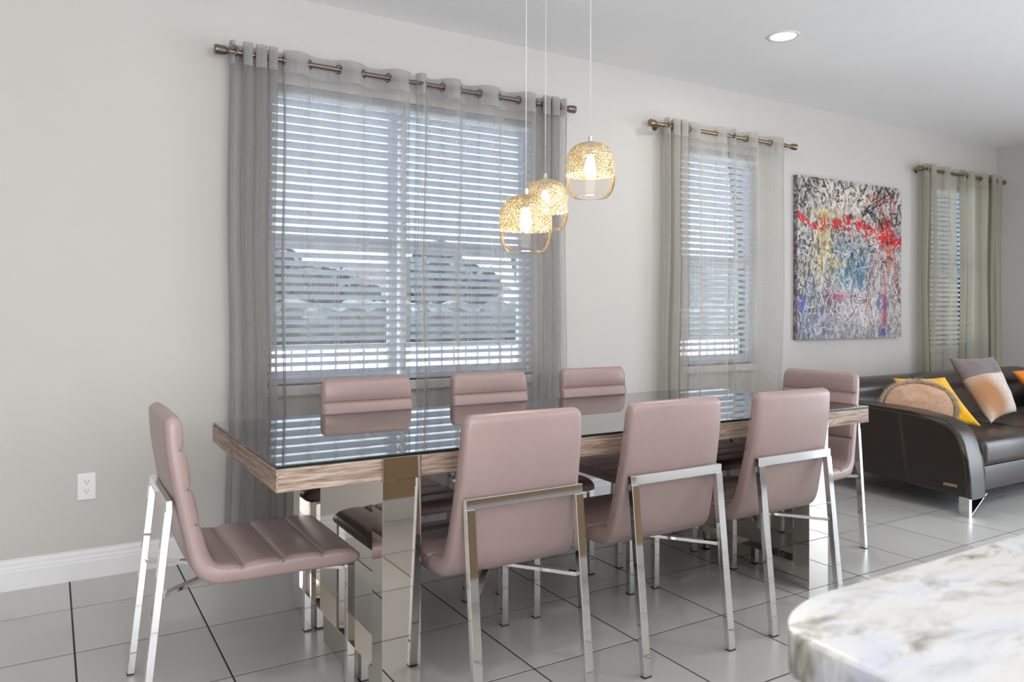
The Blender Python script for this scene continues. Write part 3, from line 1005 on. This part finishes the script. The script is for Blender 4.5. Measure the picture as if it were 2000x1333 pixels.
# ------------------------------------------------------------------ outlet
ou = empty('wall_outlet', (.1425, 0, .349)); tag(ou, 'white double socket outlet low on the wall at the left', 'outlet')
B('cover_plate', MAT['plastic_w'], ou, (-.036, .036, -.006, 0, 0, .118), bev=.002)
for zc in (.039, .079):
    bm = bmesh.new(); vs = []
    for k in range(24):
        t = 2 * PI * k / 24; vs.append((.017 * math.cos(t), max(-.0135, min(.0135, .017 * math.sin(t)))))
    a = [bm.verts.new((x, -.0075, zc + z)) for x, z in vs]; b_ = [bm.verts.new((x, -.005, zc + z)) for x, z in vs]
    bm.faces.new(a)
    for k in range(24): bm.faces.new((a[k], b_[k], b_[(k + 1) % 24], a[(k + 1) % 24]))
    r = fin('receptacle', bm, MAT['plastic_w'], ou)
    B('slot', MAT['black'], r, (-.0075, -.0055, -.0079, -.0072, zc - .002, zc + .007), (.0055, .0075, -.0079, -.0072, zc - .001, zc + .006), (-.002, .002, -.0079, -.0072, zc - .010, zc - .006))

# ------------------------------------------------------------------ abstract canvas
AX0, AX1, AZ0, AZ1 = 4.853, 6.185, .975, 2.230
art = empty('abstract_canvas', ((AX0 + AX1) / 2, 0, (AZ0 + AZ1) / 2)); tag(art, 'large unframed abstract canvas of drips in red, blue, yellow and black', 'painting')


def paint():
    W, H = 400, 420
    im = np.zeros((H, W, 3)); yy, xx = np.mgrid[0:H, 0:W]; u = xx / W; v = yy / H      # v 0 = top
    def vnoise(sx, sy, seed):
        r = np.random.RandomState(seed); g = r.rand(int(sy) + 3, int(sx) + 3)
        a = u * sx; b = v * sy; i = a.astype(int); j = b.astype(int); fa = a - i; fb = b - j
        fa = fa * fa * (3 - 2 * fa); fb = fb * fb * (3 - 2 * fb)
        return (g[j, i] * (1 - fa) + g[j, i + 1] * fa) * (1 - fb) + (g[j + 1, i] * (1 - fa) + g[j + 1, i + 1] * fa) * fb
    def fb(sx, sy, seed, o=4):
        s = 0; a = 1; t = 0
        for k in range(o): s = s + a * vnoise(sx * 2 ** k, sy * 2 ** k, seed + k); t += a; a *= .6
        return s / t
    def C(r, g, b): return np.array([r, g, b]) / 255.
    def mixin(mask, col): im[:] = im * (1 - mask[..., None]) + col * mask[..., None]
    def blob(cx, cy, rx, ry, p=1.0):
        return np.clip(1.25 - np.sqrt(((u - cx) / rx) ** 2 + ((v - cy) / ry) ** 2), 0, 1) ** p
    def sm(x, a, b): return np.clip((x - a) / (b - a), 0, 1)
    im[:] = C(190, 184, 180)
    n1 = fb(8, 6, 3)
    mixin(sm(n1, .45, .6) * .7, C(150, 146, 146))
    mixin(np.clip(blob(.45, .10, .30, .14) * 1.4, 0, 1) * .9, C(226, 214, 198))
    mixin(sm(v + .15 * (n1 - .5), .30, .42) * .75, C(150, 152, 156))
    mixin(blob(.55, .80, .35, .16) * 1.0, C(222, 210, 214))
    mixin(blob(.85, .60, .2, .3) * .8, C(206, 200, 198))
    mixin(blob(.12, .80, .24, .18) * .95, C(112, 124, 160))
    mixin(blob(.30, .78, .14, .08) * .7, C(110, 80, 100))
    mixin(blob(.10, .97, .5, .10) * .6, C(120, 130, 160))
    st = fb(60, 5, 20)                                  # vertical streaks
    mixin(blob(.46, .54, .16, .16) * sm(st, .36, .5), C(66, 138, 178))
    mixin(blob(.60, .56, .08, .14) * sm(st, .36, .5), C(44, 104, 150))
    mixin(blob(.24, .44, .07, .22) * sm(st, .36, .5), C(228, 204, 84))
    mixin(blob(.36, .52, .10, .04) * .8, C(232, 214, 130))
    mixin(blob(.28, .30, .12, .06) * .9, C(130, 84, 56))
    mixin(blob(.22, .22, .20, .04) * .6, C(206, 180, 90))
    dk = fb(60, 40, 40, 3)
    reg = np.clip(blob(.22, .06, .45, .12) + blob(.85, .12, .28, .22) + blob(.0, .5, .16, .8) * .9 + blob(.4, .45, .5, .18) * .55 + blob(.95, .7, .08, .1) + .15, 0, 1)
    mixin(sm(dk, .50, .60) * reg * .9, C(42, 36, 34))
    dk2 = fb(70, 40, 50, 3)
    mixin(sm(dk2, .53, .62) * .5, C(104, 100, 100))
    mixin(sm(fb(70, 50, 55, 3), .55, .63) * .6, C(222, 216, 212))
    red = np.abs(v - (.235 + .11 * u + .05 * np.sin(u * 9))) < .012 + .05 * fb(12, 3, 61) * (.35 + u)
    rm = red * sm(fb(26, 30, 66, 3), .42, .5)
    rm = np.maximum(rm, blob(.84, .29, .10, .09) * sm(fb(30, 20, 67), .38, .46)); rm = np.maximum(rm, blob(.80, .12, .16, .07) * sm(fb(40, 14, 68), .5, .56))
    mixin(np.clip(rm, 0, 1), C(196, 22, 22))
    mixin(blob(.86, .45, .03, .18) * sm(st, .4, .5) * .8, C(206, 96, 66))
    mixin(blob(.82, .80, .03, .2) * sm(st, .45, .52) * .8, C(170, 50, 70))
    mixin(blob(.36, .73, .12, .03) * .6, C(176, 70, 96))
    for (cx, cy) in ((.03, .78), (.82, .95), (.80, .77)): mixin(blob(cx, cy, .06, .05) * sm(dk, .4, .5), C(66, 84, 170))
    r = np.random.RandomState(9)
    def stroke(x, y, n, step, wob, wd, col, dx=0, dy=0, al=.95):
        a = r.rand() * 6.28
        for k in range(n):
            a += r.randn() * wob
            x += (math.cos(a) + dx) * step; y += (math.sin(a) + dy) * step
            if not (0 <= x < W and 0 <= y < H): return
            w = wd * (.6 + .8 * r.rand())
            x0, x1, y0, y1 = int(max(0, x - w)), int(min(W, x + w + 1)), int(max(0, y - w)), int(min(H, y + w + 1))
            im[y0:y1, x0:x1] = im[y0:y1, x0:x1] * (1 - al) + col * al
    for k in range(46): stroke((r.rand() ** 2 if k % 2 else 1 - r.rand() ** 2) * W, r.rand() ** 1.4 * H * .5, 45, 1.2, .7, .7, C(24, 20, 20))
    for k in range(12): stroke(r.rand() * W, H * (.6 + .35 * r.rand()), 90, 1.6, .2, .4, C(40, 34, 38), al=.8)
    for k in range(60): stroke(r.rand() * W, H * (.25 + .7 * r.rand()), 46, 1.5, .35, .5, C(232, 228, 222), al=.7)
    for k in range(26): stroke(r.rand() * W, r.rand() * H * .3, 160, 1.2, .15, .4, C(226, 222, 216), dy=2.4, al=.6)
    for k in range(22): stroke(r.rand() * W, H * (.15 + .5 * r.rand()), 120, 1.2, .3, .5, C(50, 48, 52), dy=2.6, al=.6)
    for k in range(9): stroke(W * (.21 + .07 * r.rand()), H * (.2 + .2 * r.rand()), 70, 1.2, .12, .6, C(226, 204, 100), dy=2.4, al=.6)
    for k in range(22):
        q = r.rand(); stroke(W * q, H * (.21 + .12 * q + .05 * r.rand()), 26, 1.3, .6, 1.0, C(205, 24, 24), dx=.3)
    for k in range(10): stroke(W * (.8 + .1 * r.rand()), H * .3, 90, 1.2, .15, .6, C(196, 60, 40), dy=2.4, al=.6)
    for k in range(9): stroke(W * (.58 + .1 * r.rand()), H * (.11 + .1 * r.rand()), 42, 1.6, .2, 1.2, C(20, 18, 18), dx=1.2)
    for p in range(900):
        x, y = r.randint(W), r.randint(H); im[y:y + 2, x:x + 2] = (C(30, 26, 26), C(236, 232, 226), C(190, 30, 30), C(90, 110, 170))[r.choice(4, p=[.42, .4, .1, .08])]
    return np.clip(im, 0, 1)


im = paint(); H_, W_ = im.shape[:2]
lin = np.where(im <= .04045, im / 12.92, ((im + .055) / 1.055) ** 2.4)
hw, hh = (AX1 - AX0) / 2, (AZ1 - AZ0) / 2
gx = np.linspace(-hw, hw, W_ + 1); gz = np.linspace(hh, -hh, H_ + 1)
X, Z = np.meshgrid(gx, gz); V = np.stack([X.ravel(), np.full(X.size, -.040), Z.ravel()], 1)
idx = np.arange((H_ + 1) * (W_ + 1)).reshape(H_ + 1, W_ + 1)
F = np.stack([idx[:-1, :-1], idx[1:, :-1], idx[1:, 1:], idx[:-1, 1:]], -1).reshape(-1, 4)
me = bpy.data.meshes.new('painted_face'); me.vertices.add(len(V)); me.vertices.foreach_set('co', V.ravel())
me.loops.add(F.size); me.loops.foreach_set('vertex_index', F.ravel()); me.polygons.add(len(F))
me.polygons.foreach_set('loop_start', np.arange(0, F.size, 4)); me.polygons.foreach_set('loop_total', np.full(len(F), 4))
me.update(); ca = me.color_attributes.new('paint', 'FLOAT_COLOR', 'CORNER')
colr = np.concatenate([np.repeat(lin.reshape(-1, 3), 4, 0), np.ones((F.size, 1))], 1); ca.data.foreach_set('color', colr.ravel())
m, n, b = mat('drip_paint'); at = N(n, 'ShaderNodeAttribute'); at.attribute_name = 'paint'
n.links.new(at.outputs['Color'], b.inputs['Base Color']); b.inputs['Roughness'].default_value = .45
bump(n, b, noise(n, coords(n), 70, 4), .4, .003)
link('painted_face', me, m, art)
m, n, b = mat('canvas_side'); f = noise(n, coords(n), 30, 5, .8)
n.links.new(ramp(n, f, [(.38, S(40, 34, 36)), (.48, S(110, 90, 100)), (.56, S(150, 150, 160)), (.66, S(215, 210, 205))]), b.inputs['Base Color'])
B('stretcher_edge', m, art, (-hw, hw, -.0397, -.004, -hh, hh))

# ------------------------------------------------------------------ sofa
SX0, SX1 = 4.54, 7.25
sofa = empty('sofa', ((SX0 + SX1) / 2, -.9, 0)); tag(sofa, 'dark brown leather sofa with curved arm and chrome legs against the wall', 'sofa')
sx = (SX0 + SX1) / 2; sy = -.9


def smooth_poly(pts, n=6):
    out = []
    N_ = len(pts)
    for i in range(N_):
        p0, p1, p2, p3 = (Vector(pts[(i + k - 1) % N_]) for k in range(4))
        for k in range(n):
            t = k / n
            out.append(tuple(.5 * ((2 * p1) + (-p0 + p2) * t + (2 * p0 - 5 * p1 + 4 * p2 - p3) * t * t + (-p0 + 3 * p1 - 3 * p2 + p3) * t ** 3)))
    return out


def arm(x0, x1, s):
    prof = [(-.30, .17), (-.30, .40), (-.31, .56), (-.33, .588), (-.60, .590), (-.92, .586), (-1.12, .577), (-1.27, .558), (-1.36, .530), (-1.41, .485), (-1.44, .42),
            (-1.462, .33), (-1.475, .22), (-1.482, .102)]
    prof = [(y - sy, z) for y, z in prof]
    bm = bmesh.new(); prism(bm, prof, x0 - sx, x1 - sx, bev=.024, seg=4)
    a = fin('arm', bm, MAT['sofa'], sofa, angle=60)
    for p in a.data.polygons:
        if p.area > .2: p.use_smooth = False
    return a


armL = arm(SX0, SX0 + .175, -1); armR = arm(SX1 - .175, SX1, 1)
# stitched seams and the little metal plate on the visible arm
bm = bmesh.new()
for d in (0, .012):
    tube(bm, [(SX0 - .0012 - sx + (.02 if z > .57 else 0), y + d - sy, z) for y, z in ((-1.052, .585), (-1.055, .560), (-1.062, .50), (-1.075, .40), (-1.092, .28), (-1.105, .13))], .0015, 5)
edge = [(-.60, .570), (-.92, .566), (-1.12, .557), (-1.26, .540), (-1.345, .512), (-1.392, .472), (-1.42, .41), (-1.442, .33), (-1.455, .22), (-1.460, .112)]
tube(bm, [(SX0 + .0005 - sx, y - sy, z) for y, z in edge], .0018, 5)
fin('stitching', bm, MAT['seam_dk'], armL, True)
B('metal_plate', MAT['brass'], armL, (SX0 - .003 - sx, SX0 - sx + .001, -1.405 - sy, -1.325 - sy, .163, .180))
sw = (SX1 - SX0 - .35) / 3
bm = bmesh.new(); prism(bm, [(-.40 - sy, .13), (-.40 - sy, .30), (-1.36 - sy, .275), (-1.425 - sy, .262), (-1.435 - sy, .20), (-1.42 - sy, .118), (-1.2 - sy, .118)], SX0 + .17 - sx, SX1 - .17 - sx)
fin('base_frame', bm, MAT['sofa'], sofa, angle=60)
for k in range(3):
    xa = SX0 + .178 + k * sw - sx; xb = xa + sw - .004
    bm = bmesh.new(); box(bm, xa, xb, -1.465 - sy, -.72 - sy, .268, .430)
    bmesh.ops.bevel(bm, geom=list(bm.edges), offset=.045, segments=5, affect='EDGES', profile=.5)
    for v in bm.verts:
        if v.co.z > .40:
            cx = (v.co.x - (xa + xb) / 2) / (sw / 2); cy = (v.co.y + .19) / .37
            v.co.z += .016 * max(0, 1 - cx ** 2) * max(0, 1 - cy ** 2 * .5)
    sc_ = fin('seat_cushion', bm, MAT['sofa'], sofa, True)
    prof = [(-.325, .30), (-.325, .58), (-.335, .66), (-.375, .702), (-.44, .716), (-.52, .712), (-.585, .690), (-.615, .655), (-.612, .60), (-.622, .56), (-.665, .46), (-.70, .36), (-.70, .31)]
    prof = smooth_poly([(y - sy, z) for y, z in prof], 3)
    bm = bmesh.new()
    xl = xa if k else xa - .12; xr_ = xb if k < 2 else xb + .12
    prism(bm, prof, xl, xr_, bev=.02, seg=3); fin('back_cushion', bm, MAT['sofa'], sofa, angle=50)
for (px, py, s) in ((SX0 + .035, -1.465, 1), (SX1 - .035, -1.465, -1), (SX0 + .035, -.45, 1), (SX1 - .035, -.45, -1)):
    zt = .112 if py < -1 else .16
    bm = bmesh.new(); x = px - sx; y = py - sy
    box(bm, x - .028 * s if s > 0 else x, x if s > 0 else x + .028, y - .004, y + .055, 0, zt)
    bar(bm, (x - .004 * s, y + .026, .006), (x + .17 * s, y + .026, zt + .006), .056, .007)
    fin('leg', bm, MAT['chrome_dk'], sofa)

# ------------------------------------------------------------------ cushions on the sofa


def pillow(name, TL, TR, BL, BR, t, m, label, parts=None, n=24, pinch=.07, seed=0, rnd=False):
    """cushion stretched between four corner points; its thickness swells between them"""
    TL, TR, BL, BR = (Vector(q) for q in (TL, TR, BL, BR)); c = (TL + TR + BL + BR) / 4
    u = (TR - TL + BR - BL) / 4; v = (TL - BL + TR - BR) / 4; w = u.cross(v).normalized()
    ux = u.normalized(); vy = w.cross(ux).normalized()
    o = empty(name, c); tag(o, label, 'cushion', 'cushions on the sofa')
    o.matrix_world = Matrix.Translation(c) @ Matrix((ux, vy, w)).transposed().to_4x4()
    inv = o.matrix_world.inverted()
    q = [inv @ p for p in (TL, TR, BL, BR)]
    def P(a, b_, s):
        k = max(0, 1 - abs(a) ** 2.4) ** .55 * max(0, 1 - abs(b_) ** 2.4) ** .55
        if rnd:
            k = max(0, 1 - max(abs(a), abs(b_)) ** 2.2) ** .5
            a, b_ = a * math.sqrt(1 - b_ * b_ / 2), b_ * math.sqrt(1 - a * a / 2)
        else:
            a, b_ = a * (1 - pinch * (1 - b_ * b_)), b_ * (1 - pinch * (1 - a * a))
        A, B_ = (a + 1) / 2, (b_ + 1) / 2
        p = (q[2] * (1 - A) + q[3] * A) * (1 - B_) + (q[0] * (1 - A) + q[1] * A) * B_
        wr = mn.noise(Vector((a * 2.4 + seed, b_ * 2.4, s * 3))) * .016 * k
        if rnd and s > 0: wr += -.004 * k * abs(math.sin(9 * math.atan2(b_, a) + 2 * a))
        return Vector((p.x, p.y, p.z + s * (t / 2 * k + wr)))
    def build(pname, mm, b0, b1):
        bm = bmesh.new()
        for s in (1, -1):
            rows = [[bm.verts.new(P(-1 + 2 * i / n, b0 + (b1 - b0) * j / n, s)) for i in range(n + 1)] for j in range(n + 1)]
            for j in range(n):
                for i in range(n):
                    f = (rows[j][i], rows[j][i + 1], rows[j + 1][i + 1], rows[j + 1][i]); bm.faces.new(f if s > 0 else f[::-1])
        bmesh.ops.remove_doubles(bm, verts=bm.verts, dist=.0008)
        return fin(pname, bm, mm, o, True)
    if parts:
        for (pn, mm, b0, b1) in parts: build(pn, mm, b0, b1)
    else:
        build('cover', m, -1, 1)
    return o, u.length, v.length


pillow('two_tone_cushion', (5.43, -.86, .862), (5.93, -.91, .862), (5.32, -1.20, .452), (5.80, -1.13, .492), .15, None,
       'two-tone cushion leaning on the sofa back, taupe above, cream with a tan patch below',
       parts=[('cream_panel', MAT['cream'], -1, .30), ('taupe_panel', MAT['greycush'], .30, 1)], seed=3)
pillow('yellow_cushion', (4.87, -.79, .742), (5.13, -1.00, .752), (4.90, -1.00, .455), (5.13, -1.235, .455), .11, MAT['yellow'],
       'bright yellow knitted cushion behind the fur-trimmed one on the sofa', seed=5)
fc, fu, fv = pillow('fur_trimmed_cushion', (4.76, -.80, .735), (4.93, -1.19, .725), (4.74, -.80, .40), (4.91, -1.19, .40), .11, MAT['blush'],
                    'blush cushion with a shaggy fur trim, leaning behind the sofa arm', seed=8, rnd=True)
bm = bmesh.new()
for k in range(3600):
    t = random.uniform(0, 2 * PI)
    ca_, sa = math.cos(t), math.sin(t)
    bx, by = ca_ * fu * .99, sa * fv * .99
    d = Vector((ca_, sa, random.uniform(-.9, .9))).normalized(); L = random.uniform(.016, .034)
    p = Vector((bx, by, random.uniform(-.016, .022))); e = p + d * L + Vector((random.uniform(-.01, .01), random.uniform(-.01, .01), random.uniform(-.008, .008)))
    s = d.cross(Vector((0, 0, 1))).normalized() * .0024; s2 = d.cross(s).normalized() * .0024
    a = [bm.verts.new(p + s), bm.verts.new(p - s * .5 + s2), bm.verts.new(p - s * .5 - s2)]; tip = bm.verts.new(e)
    bm.faces.new((a[0], a[1], tip)); bm.faces.new((a[1], a[2], tip)); bm.faces.new((a[2], a[0], tip))
tag(fin('fur_trim', bm, MAT['fur'], fc), kind='stuff')
pillow('orange_cushion', (6.50, -.76, .722), (6.95, -.76, .745), (6.60, -.95, .465), (7.03, -.97, .465), .12, MAT['orange'],
       'orange knitted cushion at the right edge of the photo on the sofa', seed=11)

# ------------------------------------------------------------------ kitchen island with the marble top
isl = empty('kitchen_island', (1.9, -4.3, 0)); tag(isl, 'kitchen island with white marble worktop at the near right corner', 'kitchen island')
cx0, cx1, cy0, cy1, R = .540, 3.2, -5.0, -3.391, .125
pts = []
for (ccx, ccy, a0) in ((cx1 - .03, cy1 - .03, 0), (cx0 + R, cy1 - R * .62, 90), (cx0 + .03, cy0 + .03, 180), (cx1 - .03, cy0 + .03, 270)):
    rx = .03 if a0 != 90 else R; ry = .03 if a0 != 90 else R * .62
    for k in range(13):
        a = math.radians(a0 + 90 * k / 12); pts.append((ccx + rx * math.cos(a) - 1.9, ccy + ry * math.sin(a) + 4.3))
bm = bmesh.new(); lo = [bm.verts.new((x, y, .876)) for x, y in pts]; hi = [bm.verts.new((x, y, .914)) for x, y in pts]
f1 = bm.faces.new(lo[::-1]); f2 = bm.faces.new(hi)
for k in range(len(pts)): bm.faces.new((lo[k], lo[(k + 1) % len(pts)], hi[(k + 1) % len(pts)], hi[k]))
bmesh.ops.bevel(bm, geom=list(set(f1.edges) | set(f2.edges)), offset=.006, segments=3, affect='EDGES', profile=.5)
fin('worktop', bm, MAT['marble'], isl, angle=50)
B('cabinet_body', MAT['cabinet'], isl, (.85 - 1.9, 3.15 - 1.9, -4.95 + 4.3, -3.66 + 4.3, 0, .876))
B('base_moulding', MAT['trim'], isl, (.835 - 1.9, 3.165 - 1.9, -4.965 + 4.3, -3.645 + 4.3, 0, .12), bev=.004)

# ------------------------------------------------------------------ outside the windows
tag(B('ground', MAT['concrete'], None, (-60, 110, .5, 140, -.5, -.15)), kind='structure')
fen = empty('picket_railing', (3.0, 1.4, -.15)); tag(fen, 'low metal picket railing outside the windows', 'railing')
B('top_rail', MAT['rail'], fen, (-3.5, 6.5, -.02, .02, 1.06, 1.10)); B('bottom_rail', MAT['rail'], fen, (-3.5, 6.5, -.015, .015, .08, .11))
bm = bmesh.new(); box(bm, -.006, .006, -.006, .006, 0, 1.06); me = bpy.data.meshes.new('picket'); bmesh.ops.recalc_face_normals(bm, faces=bm.faces); bm.to_mesh(me); bm.free(); me.materials.append(MAT['rail'])
for k in range(96): link('picket', me, None, fen, (-3.45 + k * .104, 0, 0))


def tree(x, y, h, w, seed):
    t = empty('leafy_tree', (x, y, -.15)); tag(t, 'dark leafy tree far outside, glimpsed through the blind slats', 'tree', 'trees outside the windows')
    bm = bmesh.new(); tube(bm, [(0, 0, 0), (.05, 0, h * .35), (0, .05, h * .6)], [.16, .12, .06], 8); fin('trunk', bm, MAT['bark'], t, True)
    bm = bmesh.new(); rs = random.Random(seed)
    for k in range(9):
        mt = Matrix.Translation((rs.uniform(-w, w) * .55, rs.uniform(-w, w) * .4, h * rs.uniform(.35, .85)))
        r_ = bmesh.ops.create_icosphere(bm, subdivisions=3, radius=w * rs.uniform(.3, .55), matrix=mt)
        for v in r_['verts']: v.co += v.co.normalized() * 0 + Vector((mn.noise(v.co * 2.1), mn.noise(v.co * 2.1 + Vector((9, 0, 0))), mn.noise(v.co * 2.1 + Vector((0, 9, 0))))) * w * .28
    fin('crown', bm, MAT['foliage'], t)


he = empty('hedge', (30, 24, -.15)); tag(he, 'long clipped hedge across the street outside the windows', 'hedge')
bm = bmesh.new(); rs = random.Random(3)
for k in range(150):
    r_ = bmesh.ops.create_icosphere(bm, subdivisions=2, radius=rs.uniform(.7, 1.0), matrix=Matrix.Translation((-27 + k * .42, rs.uniform(-.3, .3), rs.uniform(.45, .85))))
    for v in r_['verts']: v.co += Vector((mn.noise(v.co * 3), mn.noise(v.co * 3 + Vector((9, 0, 0))), mn.noise(v.co * 3 + Vector((0, 9, 0))))) * .3
tag(fin('leaves', bm, MAT['foliage'], he), kind='stuff')
for k, (x, y, h, w) in enumerate(((9, 38, 4.6, 3.2), (15.5, 43, 3.8, 2.6), (19.5, 37, 5.0, 3.0), (24, 42, 4.2, 2.8), (28.5, 38, 5.2, 3.0), (36, 36, 4.6, 3.2), (44, 38, 5.0, 3.4), (51, 36, 4.4, 3.0), (60, 34, 5.0, 3.2))):
    tree(x, y, h, w, k)
ho = empty('far_house', (22, 52, -.15)); tag(ho, 'low stucco house far outside, glimpsed through the blind slats', 'house')
B('wall', MAT['stucco'], ho, (-11, 11, 0, 8, 0, 3.0))
bm = bmesh.new(); prism(bm, [(-.6, 3.0), (8.6, 3.0), (4, 4.8)], -11.6, 11.6); fin('roof', bm, MAT['rooft'], ho)
for k in range(5): B('window', MAT['dkpane'], ho, (-9 + k * 4, -7.6 + k * 4, -.03, .02, 1.0, 2.2))
